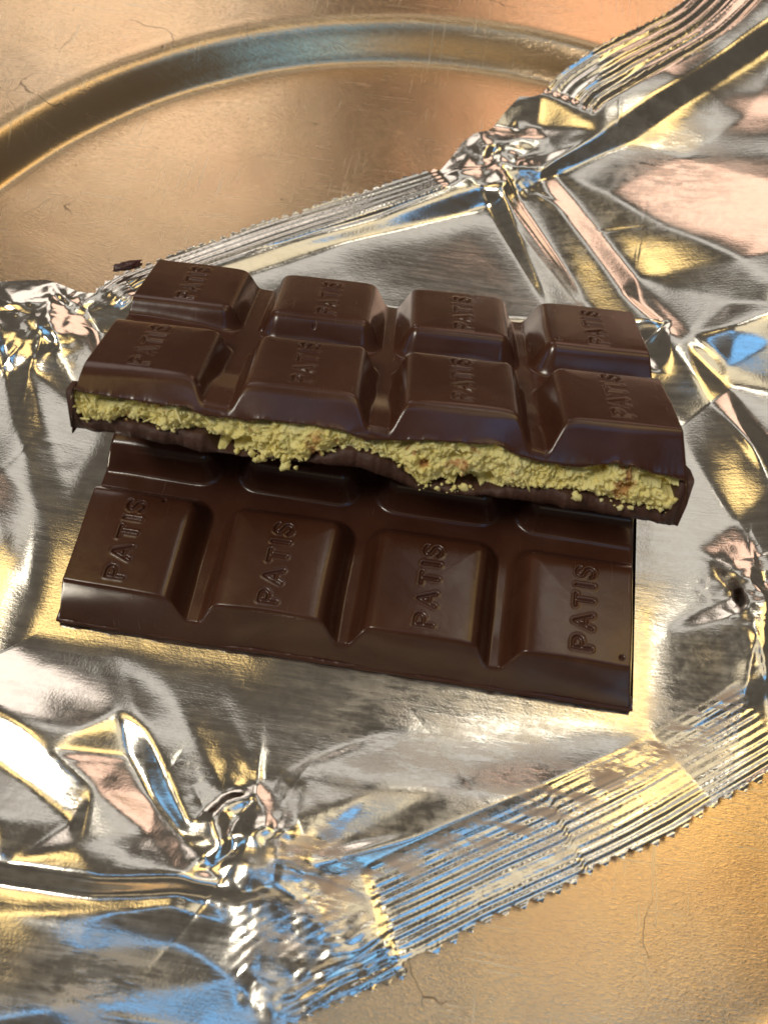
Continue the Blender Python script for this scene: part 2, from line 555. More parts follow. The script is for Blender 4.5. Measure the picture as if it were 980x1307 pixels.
def build_squares(root, upper, seed, amps, pits, hidden=()):
    yc = [0, 0.3 + PY - GY, BD]
    texts = []
    for j in range(2):
        for i in range(4):
            cx = i * PX + PX / 2 + (0.02 if i else 0.0) + 0.04 * math.sin(7 * i + 3 * j + seed)
            cy = 0.3 + 0.718 + j * PY + 0.015 * math.sin(5 * i + j)
            texts.append((cx, cy, 0.225, 1.12 if not upper else 1.08, amps[j][i]))
    for j in range(2):
        for i in range(4):
            st = 0.03 if (i, j) in hidden else 0.0105
            nx = int(round(PX / st)) + 1
            y0, y1 = yc[j], yc[j + 1]
            ny = int(round((y1 - y0) / st)) + 1
            X, Y = np.meshgrid(np.linspace(i * PX if i else x_ends(upper)[0], i * PX + PX if i < 3 else x_ends(upper)[1], nx), np.linspace(y0, y1, ny))
                        # cell membership follows the cell, not the border
            Xe = np.clip(X, i * PX + 1e-5, (i + 1) * PX - 1e-5)
            Ye = np.clip(Y, (y0 + 1e-5), (y1 - 1e-5))
            Z = bar_height(Xe, Ye, upper, [texts[j * 4 + i]], pits, seed)
            V = np.stack([X, Y, Z], -1).reshape(-1, 3)
            Fc = [grid_faces(ny, nx)]
            if upper and j == 0:                        # the snapped underside of the shell, turning in above the filling
                xs = X[0]
                z0 = Z[0]
                k1 = np.stack([xs, 0.03 + 0.05 * abs(fbm(xs * 9, 0 * xs + 3, 0, 77)), z0 - 0.03 - 0.02 * abs(noise(xs * 14, 0 * xs, 0, 78))], -1)
                k2 = np.stack([xs, 0 * xs + 0.35, z0 - 0.01], -1)
                off = len(V)
                V = np.vstack([V, k1, k2])
                a = np.arange(nx)
                q = np.vstack([a, off + a, off + nx + a])
                Fc.append(np.stack([q[1:, :-1], q[1:, 1:], q[:-1, 1:], q[:-1, :-1]], -1).reshape(-1, 4))
            mesh_from('chocolate_square', V, Fc, M_CHOC, root)


def build_slab(root, upper, seed):
    """the bottom layer, with its snapped, ragged front"""
    n = 420
    x = np.linspace(x_ends(upper)[0] - 0.015, x_ends(upper)[1] + 0.015, n)
    rag = 0.045 * fbm(x * 4, 0 * x, 0, seed, 5)
    if upper:
        zb = np.interp(x, BB_X, BB_Z) + 0.02 * fbm(x * 6, 0 * x + 2, 0, seed + 1, 3)
        zt = np.interp(x, FB_X, FB_Z) - 0.03 + 0.02 * fbm(x * 7, 0 * x + 4, 0, seed + 2, 3)
        zsx = z_shell(x) - 0.04
        zt = np.maximum(zt, zb + 0.07)
        wall = np.maximum(1 - sstep(0.24, 0.32, x), sstep(7.76, 7.84, x))
        zt = zt * (1 - wall) + zsx * wall
        yf = 0.03 + rag * 1.3
        rows = [(yf + 0.9, zt * 0.2 + 0.1), (yf + 0.22, zt), (yf + 0.03, zt - 0.005), (yf - 0.01, zt - 0.025),
                (yf - 0.03 + 0.02 * noise(x * 17, 0 * x, 0, seed), (zt * 0.5 + zb * 0.5)), (yf - 0.01, zb + 0.02), (yf + 0.05, zb), (yf + 1.5, 0 * x - 0.0), (0 * x + BD, 0 * x)]
        mat = M_BROKEN
    else:
        zt = 0.085 + 0.02 * fbm(x * 5, 0 * x, 0, seed + 2, 4)
        yf = -0.005 + rag * 0.45
        rows = [(yf + 0.2, zt), (yf + 0.02, zt), (yf, zt - 0.02), (yf + 0.012, 0.03 + 0 * x), (yf + 0.05, 0.0 * x), (0 * x + BD, 0 * x), (0 * x + BD + 0.02, 0.08 + 0 * x), (0 * x + BD - 0.2, 0.085 + 0 * x)]
        mat = M_CHOC
    V = np.stack([np.stack([x, r[0] + 0 * x, r[1] + 0 * x], -1) for r in rows], 0)
    m = len(rows)
    Fc = [grid_faces(m, n)]
    V = V.reshape(-1, 3)
    ends = []
    for col in (0, n - 1):
        ids = np.arange(m) * n + col
        ends.append(ids if col else ids[::-1])
    Fc.append(np.array([ends[0]]))
    Fc.append(np.array([ends[1]]))
    mesh_from('bottom_layer', V, Fc, mat, root)


def icosphere():
    t = (1 + 5 ** 0.5) / 2
    v = np.array([(-1, t, 0), (1, t, 0), (-1, -t, 0), (1, -t, 0), (0, -1, t), (0, 1, t), (0, -1, -t), (0, 1, -t), (t, 0, -1), (t, 0, 1), (-t, 0, -1), (-t, 0, 1)], float)
    v /= np.linalg.norm(v[0])
    f = np.array([(0, 11, 5), (0, 5, 1), (0, 1, 7), (0, 7, 10), (0, 10, 11), (1, 5, 9), (5, 11, 4), (11, 10, 2), (10, 7, 6), (7, 1, 8), (3, 9, 4), (3, 4, 2), (3, 2, 6), (3, 6, 8), (3, 8, 9), (4, 9, 5), (2, 4, 11), (6, 2, 10), (8, 6, 7), (9, 8, 1)])
    vs = list(v)
    cache, nf = {}, []

    def mid(a, b):
        key = (min(a, b), max(a, b))
        if key not in cache:
            m = vs[a] + vs[b]
            vs.append(m / np.linalg.norm(m))
            cache[key] = len(vs) - 1
        return cache[key]
    for a, b, c in f:
        ab, bc, ca = mid(a, b), mid(b, c), mid(c, a)
        nf += [(a, ab, ca), (b, bc, ab), (c, ca, bc), (ab, bc, ca)]
    return np.array(vs), np.array(nf)


ICO_V, ICO_F = icosphere()


def blobs(centres, radii, rng, rough=0.35, stretch=None):
    n = len(centres)
    nv = len(ICO_V)
    sc = radii[:, None] * rng.uniform(0.6, 1.3, (n, 3))
    if stretch is not None:
        sc *= stretch
    V = ICO_V[None] * (1 + rough * rng.uniform(-1, 1, (n, nv))[..., None]) * sc[:, None, :]
    ang = rng.uniform(0, 2 * np.pi, (n, 3))
    for ax, (p, q) in enumerate(((1, 2), (0, 2), (0, 1))):
        c, s = np.cos(ang[:, ax])[:, None], np.sin(ang[:, ax])[:, None]
        a, b = V[..., p].copy(), V[..., q].copy()
        V[..., p], V[..., q] = a * c - b * s, a * s + b * c
    V = V + centres[:, None, :]
    Fc = (ICO_F[None] + (np.arange(n) * nv)[:, None, None]).reshape(-1, 3)
    return V.reshape(-1, 3), Fc


def build_filling(root):
    rng = np.random.default_rng(4)
    nx, nv = 760, 46
    x = np.linspace(0.26, 7.82, nx)
    v = np.linspace(0, 1, nv)
    X, T = np.meshgrid(x, v)
    zt = z_shell(X) - 0.05
    zb = np.interp(X, FB_X, FB_Z) - 0.03 - 0.05 * np.clip(fbm(X * 3, 0 * X, 0, 53, 4) + 0.3, 0, 1)
    Z = zb + (zt - zb) * T
    # the thick clumps spill forward over the bottom layer
    thick = np.clip((zt - zb - 0.18) / 0.35, 0, 1)
    thick = 0.6 * thick + 0.4 * np.clip(0.5 + fbm(X * 1.6, Z * 0 + 1, 0, 30, 3) * 1.4, 0, 1)
    body = np.sin(np.pi * np.clip(T, 0.0, 1)) ** 0.5
    Y = 0.17 - 0.20 * thick * body - 0.05 * (1 - T) * thick
    Y -= 0.10 * fbm(X * 4.5, Z * 4.5, 0, 31, 3) + 0.09 * fbm(X * 13, Z * 16, 0, 35, 3) + 0.018 * noise(X * 30, Z * 34, 0, 36)
    hole = sstep(0.42, 0.60, noise(X * 2.3 + 0.3, Z * 5.5, 0, 37) * 0.5 + 0.5 * noise(X * 5, Z * 7, 0, 38) + 0.15)
    Y += 0.22 * hole
    Y[0] += 0.25
    Y[-1] += 0.25
    V = np.stack([X, Y, Z], -1).reshape(-1, 3)
    fill = mesh_from('filling', V, grid_faces(nv, nx), M_FILL, root)
    # crumbs and pastry strands that stand out of the broken face
    n = 900
    k = rng.integers(0, nx * nv, n)
    P = V[k] + rng.normal(0, 0.018, (n, 3)) + np.array([0, -0.012, 0])
    keep = (hole.ravel()[k] < 0.5) & (T.ravel()[k] > 0.03) & (T.ravel()[k] < 0.97)
    P = P[keep]
    r = np.clip(rng.gamma(1.6, 0.009, len(P)), 0.006, 0.04)
    bv, bf = blobs(P, r, rng, 0.4)
    # hanging clumps along the lower edge
    xh = np.concatenate([rng.normal(2.6, 0.3, 26), rng.normal(4.9, 0.2, 16), rng.normal(7.2, 0.3, 14), rng.uniform(0.5, 1.9, 2)])
    hz = np.interp(xh, FB_X, FB_Z) - abs(rng.normal(0, 0.03, len(xh))) * (0.2 + np.clip(fbm(xh * 3, 0 * xh, 0, 51, 2) + 0.4, 0, 1) * 2)
    Ph = np.stack([xh, rng.uniform(-0.10, 0.06, len(xh)), hz], -1)
    hv, hf = blobs(Ph, np.clip(rng.gamma(2.4, 0.010, len(xh)), 0.01, 0.06), rng, 0.4)
    ns = 50
    k = rng.integers(0, nx * nv, ns)
    sv, sf = blobs(V[k] + np.array([0, -0.03, 0]), np.full(ns, 0.05), rng, 0.15, np.array([2.0, 0.25, 0.25]))
    o = mesh_from('crumbs', np.vstack([bv, hv, sv]), np.vstack([bf, hf + len(bv), sf + len(bv) + len(hv)]), M_FILL, fill)
    o['kind'] = 'stuff'


def rodrigues(w):
    th = np.linalg.norm(w)
    k = w / th
    K = np.array([[0, -k[2], k[1]], [k[2], 0, -k[0]], [-k[1], k[0], 0]])
    return np.eye(3) + math.sin(th) * K + (1 - math.cos(th)) * K @ K


def build_bars():
    low = empty('chocolate_piece', 'lower piece of dark chocolate, flat on the foil under the tilted broken piece', 'chocolate', None, 'pieces of the chocolate bar')
    build_squares(low, False, 11, [[1, 1, 1, 1], [1, 1, 1, 1]], [(7.55, 0.42, 0.02), (1.3, 1.66, 0.02)], {(0, 1), (1, 1), (2, 1), (3, 1)})
    build_slab(low, False, 19)
    Ru = rodrigues(np.array([-0.45573774, 0.01908328, 0.0690727]))
    t = np.array([0.12471916, 1.77432759, 2.02058938])
    Mx = Matrix.Identity(4)
    for a in range(3):
        for b in range(3):
            Mx[a][b] = Ru[a, b]
        Mx[a][3] = t[a] * S
    up = empty('chocolate_piece', 'upper chocolate piece, tilted, with yellow green filling showing along its broken front edge', 'chocolate', Mx, 'pieces of the chocolate bar')
    build_squares(up, True, 23, [[0.72, 0.8, 0.74, 0.76], [0.92, 0.95, 0.9, 0.95]],
                  [(2.18, 2.42, 0.028), (2.92, 2.36, 0.018), (4.35, 2.55, 0.016), (6.45, 2.60, 0.03), (1.72, 0.30, 0.022), (7.9, 0.5, 0.03)])
    build_slab(up, True, 29)
    build_filling(up)


build_bars()

# ------------------------------------------------------------------ foil wrapper
# The sheet is a set of nearly flat panels that meet in straight creases: rows of (picture x, picture y, height)
CREASES = [
    [(622, 266, .03), (700, 395, .02), (800, 560, .02), (890, 700, .03), (935, 765, .08)],
    [(655, 252, .03), (745, 385, -.05), (850, 530, -.05), (938, 668, .0)],
    [(690, 230, .28), (790, 366, .24), (905, 503, .24), (985, 616, .30)],
    [(706, 226, .16), (812, 358, .08), (925, 492, .10), (1000, 590, .16)],
    [(716, 226, .20), (775, 247, .36), (850, 290, .50), (945, 333, .66), (985, 285, .72), (1060, 215, .9)],
    [(945, 333, .66), (930, 390, .46), (870, 437, .26)],
    [(870, 437, .26), (935, 418, .52), (1010, 392, .66), (1100, 360, .8)],
    [(870, 437, .26), (930, 470, .18), (1010, 505, .24)],
    [(692, 214, .44), (770, 168, .74), (870, 100, 1.08), (985, 22, 1.36), (1070, -40, 1.55)],
    [(712, 222, .24), (800, 186, .46), (900, 118, .82), (1010, 46, 1.10)],
    [(690, 126, .62), (760, 64, 1.08), (880, -4, 1.25), (960, -60, 1.4)],
    [(35, 465, .16), (70, 590, .17), (130, 800, .13), (185, 930, .16), (238, 1050, .25)],
    [(150, 560, .0), (255, 830, .03), (335, 1000, .06)],
    [(110, 600, .02), (195, 840, -.02), (288, 1015, .05)],
    [(10, 480, .06), (45, 640, .09), (104, 812, .07), (150, 905, .14)],
    [(-60, 870, .40), (0, 905, .35), (60, 955, .36), (118, 1003, .30), (190, 1062, .20)],
    [(-40, 940, .22), (30, 995, .20), (95, 1050, .22)],
    [(150, 905, .14), (166, 965, -.06), (197, 1022, -.06), (232, 1064, .08)],
    [(-80, 1095, .46), (0, 1104, .48), (120, 1122, .50), (225, 1118, .42), (310, 1140, .30)],
    [(-80, 1120, .12), (0, 1124, .10), (120, 1142, .12), (225, 1140, .10), (305, 1154, .10)],
    [(-80, 1160, .24), (0, 1164, .22), (120, 1168, .24), (220, 1156, .20)],
    [(0, 1245, .28), (100, 1215, .23), (230, 1205, .07), (292, 1180, .12)],
    [(-60, 1320, .36), (60, 1290, .32), (200, 1262, .17), (300, 1250, .05)],
    [(335, 1000, .06), (520, 925, .03), (700, 850, .01), (935, 765, .08)],
    [(400, 1098, .20), (560, 1058, .15), (710, 1000, .16), (980, 862, .22)],
    [(430, 1120, .05), (580, 1078, .05), (730, 1020, .06), (990, 882, .09)],
    [(400, 1080, .12), (475, 1012, .13), (560, 930, .02)],
    [(420, 1085, .05), (560, 1010, .10), (690, 945, .03)],
    [(120, 425, .04), (310, 354, .04), (450, 307, .05), (622, 266, .03)],
    [(100, 400, .18), (330, 318, .24), (480, 274, .29), (612, 236, .36)],
    [(150, 352, .10), (230, 324, .13), (330, 290, .18), (450, 252, .22), (560, 217, .27)],
    [(545, 1210, .03), (740, 1116, .03), (860, 1055, .03), (1010, 965, .06)],
]
SINGLES = [
    (450, 950, -.01), (300, 880, .0), (600, 900, -.01), (500, 700, -.04), (500, 520, -.04), (300, 650, -.04), (700, 620, -.04), (550, 330, .01), (420, 390, .0), (800, 800, .02), (200, 700, -.03),
    (820, 720, -.02), (-40, 560, .20), (0, 680, .30), (50, 850, .20), (-90, 760, .42), (30, 760, .27), (0, 1050, .42), (100, 1075, .40), (-120, 1000, .45), (420, 1175, .12), (430, 1262, .03), (350, 1308, .03), (520, 1228, .05),
    (870, 205, .44), (950, 150, .72), (1000, 240, .70), (820, 395, .10), (980, 440, .44), (960, 560, .40), (1080, 300, 1.0), (1100, 550, .6), (1060, 640, .5), (960, 690, .10), (1000, 700, .34), (1050, 800, .3),
    (-200, 300, .3), (-200, 700, .5), (-200, 1400, .2), (200, 1400, .05), (600, 1400, .05), (1300, -120, 2.0), (1300, 500, 1.0), (1300, 1000, .4), (0, 362, .22), (-90, 350, .25), (600, 160, .42), (640, 140, .50), (700, -60, 1.1)]


def knot_points(px, py, rad, z, amp, n, seed):
    r = np.random.default_rng(seed)
    out = []
    for k in range(n):
        a, q = r.uniform(0, 6.283), rad * math.sqrt(r.uniform(0.02, 1))
        out.append((px + q * math.cos(a), py + 0.8 * q * math.sin(a), z + amp * r.uniform(-1, 1) * (1.1 - q / rad)))
    return out


KNOTS = knot_points(318, 1078, 84, .22, .30, 30, 3) + knot_points(52, 402, 66, .26, .26, 26, 4) + knot_points(640, 196, 62, .42, .30, 26, 5) + knot_points(972, 756, 46, .26, .22, 14, 6)


def build_base():
    from mathutils.geometry import delaunay_2d_cdt
    P, E = [], []

    def add(p):
        w = unproject(*p)
        P.append((w[0], w[1], p[2]))
        return len(P) - 1
    for row in CREASES:
        ids = []
        for a, b in zip(row[:-1], row[1:]):
            ids.append(add(a))
        ids.append(add(row[-1]))
        E += list(zip(ids[:-1], ids[1:]))
    for p in SINGLES + KNOTS:
        add(p)
    A = np.array(P)
    vo, eo, fo, ov, _, _ = delaunay_2d_cdt([Vector((p[0], p[1])) for p in P], E, [], 0, 0.03)
    xy = np.array([(v.x, v.y) for v in vo])
    z = np.zeros(len(xy))
    for k in range(len(xy)):
        if ov[k]:
            z[k] = np.mean([A[q, 2] for q in ov[k] if q < len(A)])
        else:
            w = 1 / (((A[:, :2] - xy[k]) ** 2).sum(1) + 1e-3) ** 2
            z[k] = (w * A[:, 2]).sum() / w.sum()
    return xy, z, [tuple(f) for f in fo]


GRID = 0.04
GX0, GY0 = -9.0, -8.0
GNX, GNY = 620, 660


def blur(a, sig):
    n = max(1, int(3 * sig))
    k = np.exp(-0.5 * (np.arange(-n, n + 1) / sig) ** 2)
    k /= k.sum()
    b = np.pad(a, n, mode='edge')
    t = sum(k[q] * b[q:q + a.shape[0], :] for q in range(2 * n + 1))
    return sum(k[q] * t[:, q:q + a.shape[1]] for q in range(2 * n + 1))


def raster_base():
    xy, z, tris = build_base()
    Hh = np.full((GNY, GNX), np.nan)
    for f in tris:
        p = xy[list(f)]
        q = z[list(f)]
        i0, j0 = np.floor((p.min(0) - (GX0, GY0)) / GRID).astype(int)
        i1, j1 = np.ceil((p.max(0) - (GX0, GY0)) / GRID).astype(int)
        i0, j0, i1, j1 = max(i0, 0), max(j0, 0), min(i1, GNX - 1), min(j1, GNY - 1)
        if i1 < i0 or j1 < j0:
            continue
        gx, gy = np.meshgrid(GX0 + np.arange(i0, i1 + 1) * GRID, GY0 + np.arange(j0, j1 + 1) * GRID)
        d = (p[1, 1] - p[2, 1]) * (p[0, 0] - p[2, 0]) + (p[2, 0] - p[1, 0]) * (p[0, 1] - p[2, 1])
        if abs(d) < 1e-9:
            continue
        a = ((p[1, 1] - p[2, 1]) * (gx - p[2, 0]) + (p[2, 0] - p[1, 0]) * (gy - p[2, 1])) / d
        b = ((p[2, 1] - p[0, 1]) * (gx - p[2, 0]) + (p[0, 0] - p[2, 0]) * (gy - p[2, 1])) / d
        c = 1 - a - b
        m = (a > -1e-6) & (b > -1e-6) & (c > -1e-6)
        sub = Hh[j0:j1 + 1, i0:i1 + 1]
        sub[m] = (a * q[0] + b * q[1] + c * q[2])[m]
    Hh[np.isnan(Hh)] = 0.2
    return blur(Hh, 1.0) * 0.55 + blur(Hh, 7.0) * 0.45


BASE_GRID = raster_base()


def BASE(x, y):
    fx = np.clip((np.asarray(x, float) - GX0) / GRID, 0, GNX - 2.001)
    fy = np.clip((np.asarray(y, float) - GY0) / GRID, 0, GNY - 2.001)
    i, j = fx.astype(int), fy.astype(int)
    u, v = fx - i, fy - j
    g = BASE_GRID
    return (g[j, i] * (1 - u) + g[j, i + 1] * u) * (1 - v) + (g[j + 1, i] * (1 - u) + g[j + 1, i + 1] * u) * v


def on_foil(px, py):
    z = 0.1
    for _ in range(8):
        p = unproject(px, py, z)
        z = float(np.clip(max(BASE(p[0], p[1]), plate_z(p[0], p[1]) + 0.03), -0.2, 1.8))
    return p[:2]


def poly(pts):
    return np.array([on_foil(*p) for p in pts])


def resample(P, step):
    out = [P[0]]
    for a, b in zip(P[:-1], P[1:]):
        n = max(1, int(math.ceil(np.linalg.norm(b - a) / step)))
        for k in range(1, n + 1):
            out.append(a + (b - a) * k / n)
    return np.array(out)


def curve(P, n=10):
    """smooth a polyline (Catmull-Rom)"""
    out = []
    for i in range(len(P) - 1):
        p0, p1, p2, p3 = P[max(i - 1, 0)], P[i], P[i + 1], P[min(i + 2, len(P) - 1)]
        for u in np.linspace(0, 1, n, endpoint=False):
            out.append(0.5 * (2 * p1 + (p2 - p0) * u + (2 * p0 - 5 * p1 + 4 * p2 - p3) * u * u + (3 * p1 - p0 - 3 * p2 + p3) * u ** 3))
    out.append(P[-1])
    return np.array(out)


def line_dist(x, y, P):
    """signed distance (positive to the left of travel) and arc position 0..1 along polyline P"""
    best = np.full(x.shape, 1e9)
    sd = np.zeros(x.shape)
    tt = np.zeros(x.shape)
    L = np.r_[0, np.cumsum(np.linalg.norm(np.diff(P, axis=0), axis=1))]
    for i in range(len(P) - 1):
        a, b = P[i], P[i + 1]
        d = b - a
        q = d @ d + 1e-12
        t = np.clip(((x - a[0]) * d[0] + (y - a[1]) * d[1]) / q, 0, 1)
        ex, ey = x - a[0] - t * d[0], y - a[1] - t * d[1]
        dd = ex * ex + ey * ey
        m = dd < best
        best = np.where(m, dd, best)
        s = np.sign(d[0] * (y - a[1]) - d[1] * (x - a[0]))
        sd = np.where(m, s * np.sqrt(dd), sd)
        tt = np.where(m, (L[i] + t * math.sqrt(q)) / L[-1], tt)
    return sd, tt, L[-1]


def saw(P, pitch, amp):
    """pinking-shear teeth on an edge"""
    P = resample(P, 0.05)
    L = np.r_[0, np.cumsum(np.linalg.norm(np.diff(P, axis=0), axis=1))]
    out = []
    n = int(L[-1] / (pitch / 2))
    for k in range(n + 1):
        s = L[-1] * k / n
        p = np.array([np.interp(s, L, P[:, 0]), np.interp(s, L, P[:, 1])])
        s2 = min(s + 0.15, L[-1])
        s1 = max(s - 0.15, 0)
        d = np.array([np.interp(s2, L, P[:, 0]) - np.interp(s1, L, P[:, 0]), np.interp(s2, L, P[:, 1]) - np.interp(s1, L, P[:, 1])])
        d /= np.linalg.norm(d) + 1e-9
        nrm = np.array([-d[1], d[0]])
        out.append(p + nrm * amp * (0.5 if k % 2 else -0.5) * (0.8 + 0.4 * math.sin(k * 2.7)))
    return np.array(out)


def in_poly(x, y, P):
    ins = np.zeros(x.shape, bool)
    for a, b in zip(P, np.roll(P, -1, 0)):
        c = (a[1] > y) != (b[1] > y)
        with np.errstate(divide='ignore', invalid='ignore'):
            xi = (b[0] - a[0]) * (y - a[1]) / (b[1] - a[1] + 1e-15) + a[0]
        ins ^= c & (x < xi)
    return ins


# edges of the sheet
EDGE_TL = curve(poly([(120, 372), (160, 348), (230, 322), (330, 286), (450, 248), (560, 213)]), 6)
EDGE_TR = curve(poly([(690, 124), (715, 95), (760, 62), (820, 32), (880, -5), (960, -60)]), 6)
EDGE_BR = curve(poly([(1010, 965), (940, 1012), (860, 1060), (740, 1120), (620, 1178), (545, 1216)]), 6)
EDGE_BL = curve(poly([(522, 1242), (480, 1258), (440, 1276), (350, 1312), (200, 1350)]), 6)
OUTLINE = np.vstack([poly([(-160, 350), (-60, 372), (0, 362), (60, 358), (100, 372)]), saw(EDGE_TL, 0.19, 0.11),
                     poly([(575, 200), (590, 180), (604, 170), (622, 166), (640, 150), (662, 128), (676, 128)]), saw(EDGE_TR, 0.2, 0.05),
                     poly([(1180, -60), (1220, 300), (1220, 700), (1150, 900)]), saw(EDGE_BR, 0.23, 0.13),
                     poly([(520, 1226), (505, 1228)]), saw(EDGE_BL, 0.18, 0.09), poly([(-60, 1370), (-160, 1200)])])


def build_foil():
    step = 0.026
    x0, y0 = OUTLINE.min(0) - 0.1
    x1, y1 = OUTLINE.max(0) + 0.1
    nx, ny = int((x1 - x0) / step), int((y1 - y0) / step)
    X, Y = np.meshgrid(x0 + np.arange(nx) * step, y0 + np.arange(ny) * step)
    ins = in_poly(X, Y, OUTLINE)
    # snap the ring of outside vertices next to the sheet onto its edge
    nb = np.zeros_like(ins)
    nb[1:] |= ins[:-1]
    nb[:-1] |= ins[1:]
    nb[:, 1:] |= ins[:, :-1]
    nb[:, :-1] |= ins[:, 1:]
    nb[1:, 1:] |= ins[:-1, :-1]
    nb[:-1, :-1] |= ins[1:, 1:]
    nb[1:, :-1] |= ins[:-1, 1:]
    nb[:-1, 1:] |= ins[1:, :-1]
    ring = nb & ~ins
    ox, oy = X[ring], Y[ring]
    best = np.full(ox.shape, 1e9)
    bx, by = ox.copy(), oy.copy()
    for a, b in zip(OUTLINE, np.roll(OUTLINE, -1, 0)):
        d = b - a
        t = np.clip(((ox - a[0]) * d[0] + (oy - a[1]) * d[1]) / (d @ d + 1e-12), 0, 1)
        cx, cy = a[0] + t * d[0], a[1] + t * d[1]
        dd = (ox - cx) ** 2 + (oy - cy) ** 2
        m = dd < best
        best = np.where(m, dd, best)
        bx, by = np.where(m, cx, bx), np.where(m, cy, by)
    X[ring], Y[ring] = bx, by
    use = ins | ring

    h = BASE(X, Y)

    def near(px, py, r):
        p = on_foil(px, py)
        return np.exp(-((X - p[0]) ** 2 + (Y - p[1]) ** 2) / r ** 2)

    def ends(t, a=0.08):
        return sstep(0, a, t) * (1 - sstep(1 - a, 1, t))

    def ridge(pts, amp, w, sharp=True, fade=0.1, asym=1.0, wob=0.0):
        nonlocal h
        d, t, L = line_dist(X, Y, curve(poly(pts), 6))
        if wob:
            d = d + wob * fbm(X * 2.5, Y * 2.5, 0, 61, 3)
        dw = np.where(d > 0, w, w * asym)
        a = abs(d) / dw
        prof = np.exp(-a) if sharp else np.exp(-a * a)
        h = h + amp * prof * ends(t, fade)

    def hinge(pts, slope, reach, soft=0.02, fade=0.05):
        """tilt the side to the left of the line"""
        nonlocal h
        d, t, L = line_dist(X, Y, curve(poly(pts), 6))
        up = 0.5 * (d + np.sqrt(d * d + soft * soft))
        h = h + slope * reach * (1 - np.exp(-up / reach)) * ends(t, fade)

    def step_(pts, amp, w, back, fade=0.1):
        """a lip: rises sharply on the left of the line and dies away over 'back'"""
        nonlocal h
        d, t, L = line_dist(X, Y, curve(poly(pts), 6))
        h = h + amp * sstep(-w, w, d) * np.exp(-np.maximum(d, 0) / back) * ends(t, fade)

    # ---- heat-sealed edges: fine parallel ribs
    def seal(edge, width, n, amp, cross, phase, jogs=()):
        nonlocal h
        d, t, L = line_dist(X, Y, edge)
        d = abs(d)
        m = (1 - sstep(width * 0.93, width, d)) * ends(t, 0.035)
        s = t * L
        ph = d / width * n
        for j, (tj, sh) in enumerate(jogs):
            ph = ph + sh * sstep(tj - 0.004, tj + 0.004, t)
        ph = ph + 0.25 * fbm(s * 0.7, d * 2, 0, phase, 3)
        a = amp * (0.55 + 0.45 * noise(s * 0.5, np.floor(ph), 0, phase + 1))
        h = h + m * a * (abs((ph % 1) * 2 - 1) - 0.5) * 2 * 0.8
        h = h + m * cross * np.sin(s / 0.055 * 2 * np.pi + 3 * np.floor(ph)) * (0.5 + 0.5 * noise(s * 1.5, d * 4, 0, phase + 2))
        return m

    e_br = poly([(1010, 965), (860, 1056), (740, 1116), (620, 1172), (545, 1210), (500, 1232)])
    m1 = seal(e_br, 1.12, 11, 0.020, 0.0045, 71, [(0.55, 0.5)])
    m2 = seal(EDGE_TR, 1.15, 6, 0.075, 0.002, 75)
    m3 = seal(EDGE_TL, 0.55, 5, 0.025, 0.0025, 79)
    e_bl = poly([(540, 1225), (440, 1280), (330, 1330)])
    band = poly([(320, 1150), (420, 1150), (470, 1180), (530, 1236), (350, 1312), (330, 1290), (300, 1260)])
    inb = blur(in_poly(X, Y, band) * (1 - m1), 4.0)
    d, t, L = line_dist(X, Y, poly([(360, 1310), (540, 1215)]))
    m4 = inb * sstep(0, 0.05, abs(d))
    h = h + m4 * 0.022 * (abs(((abs(d) * 8.0 + 1.3 * fbm(X * 0.9, Y * 0.9, 0, 83, 3)) % 1) * 2 - 1) - 0.5) * (0.5 + 0.9 * noise(X * 1.3, Y * 1.3, 0, 85)) + m4 * 0.07 * fbm(X * 1.6, Y * 1.6, 0, 87, 3)

    # ---- thin straight creases, most of them running out from the four bunched corners
    rng = np.random.default_rng(12)
    knots = np.clip(near(320, 1075, 0.8) + near(55, 405, 0.7) + near(640, 205, 0.7) + near(965, 765, 0.65), 0, 1)

    def crease(p, ang, length, amp, w):
        nonlocal h
        c, sn = math.cos(ang), math.sin(ang)
        u = (X - p[0]) * c + (Y - p[1]) * sn
        v = -(X - p[0]) * sn + (Y - p[1]) * c
        m = (u > 0) & (u < length) & (abs(v) < 6 * w)
        uu, vv = u[m] / length, v[m]
        h[m] += amp * np.exp(-abs(vv) / w) * np.minimum(uu * 6, 1) * (1 - uu)

    for (kx, ky, n) in ((320, 1075, 14), (55, 405, 12), (640, 205, 12), (965, 765, 8)):
        p = on_foil(kx, ky)
        for k in range(n):
            a = rng.uniform(0, 6.283)
            q = p + rng.uniform(0.1, 0.5) * np.array([math.cos(a), math.sin(a)])
            crease(q, a + rng.normal(0, 0.15), rng.uniform(0.4, 2.0), rng.uniform(-0.02, 0.026), rng.uniform(0.02, 0.06))
    for k in range(90):
        q = np.array([rng.uniform(-4, 11), rng.uniform(-5, 14)])
        crease(q, rng.choice([0.55, -1.02, 0.1, 1.3]) + rng.normal(0, 0.2), rng.uniform(0.6, 3.0), rng.uniform(-0.010, 0.014), rng.uniform(0.015, 0.04))
    flat = 1 - np.clip(knots + m1 + m2 + m3 + m4, 0, 1)
    h = h + knots * 0.05 * fbm(X * 2.6, Y * 2.6, 0, 91, 3)
    # the panels are never quite flat
    und = noise(X * 0.42, Y * 0.42, 0, 95) + 0.30 * noise(X * 1.0, Y * 1.0, 0, 96)
    h = h + flat * (0.03 + 0.06 * sstep(0.03, 0.3, h)) * und

    # the sheet lies on the plate and under the chocolate
    lo = plate_z(X, Y) + 0.02
    h = lo + 0.5 * ((h - lo) + np.sqrt((h - lo) ** 2 + 0.03 ** 2))
    pad = sstep(-1.4, -0.02, np.minimum(np.minimum(X + 0.1, 8.1 - X), np.minimum(Y + 0.12, 4.2 - Y)))
    rest = -0.045 + 0.03 * noise(X * 0.6, Y * 0.6, 0, 97)
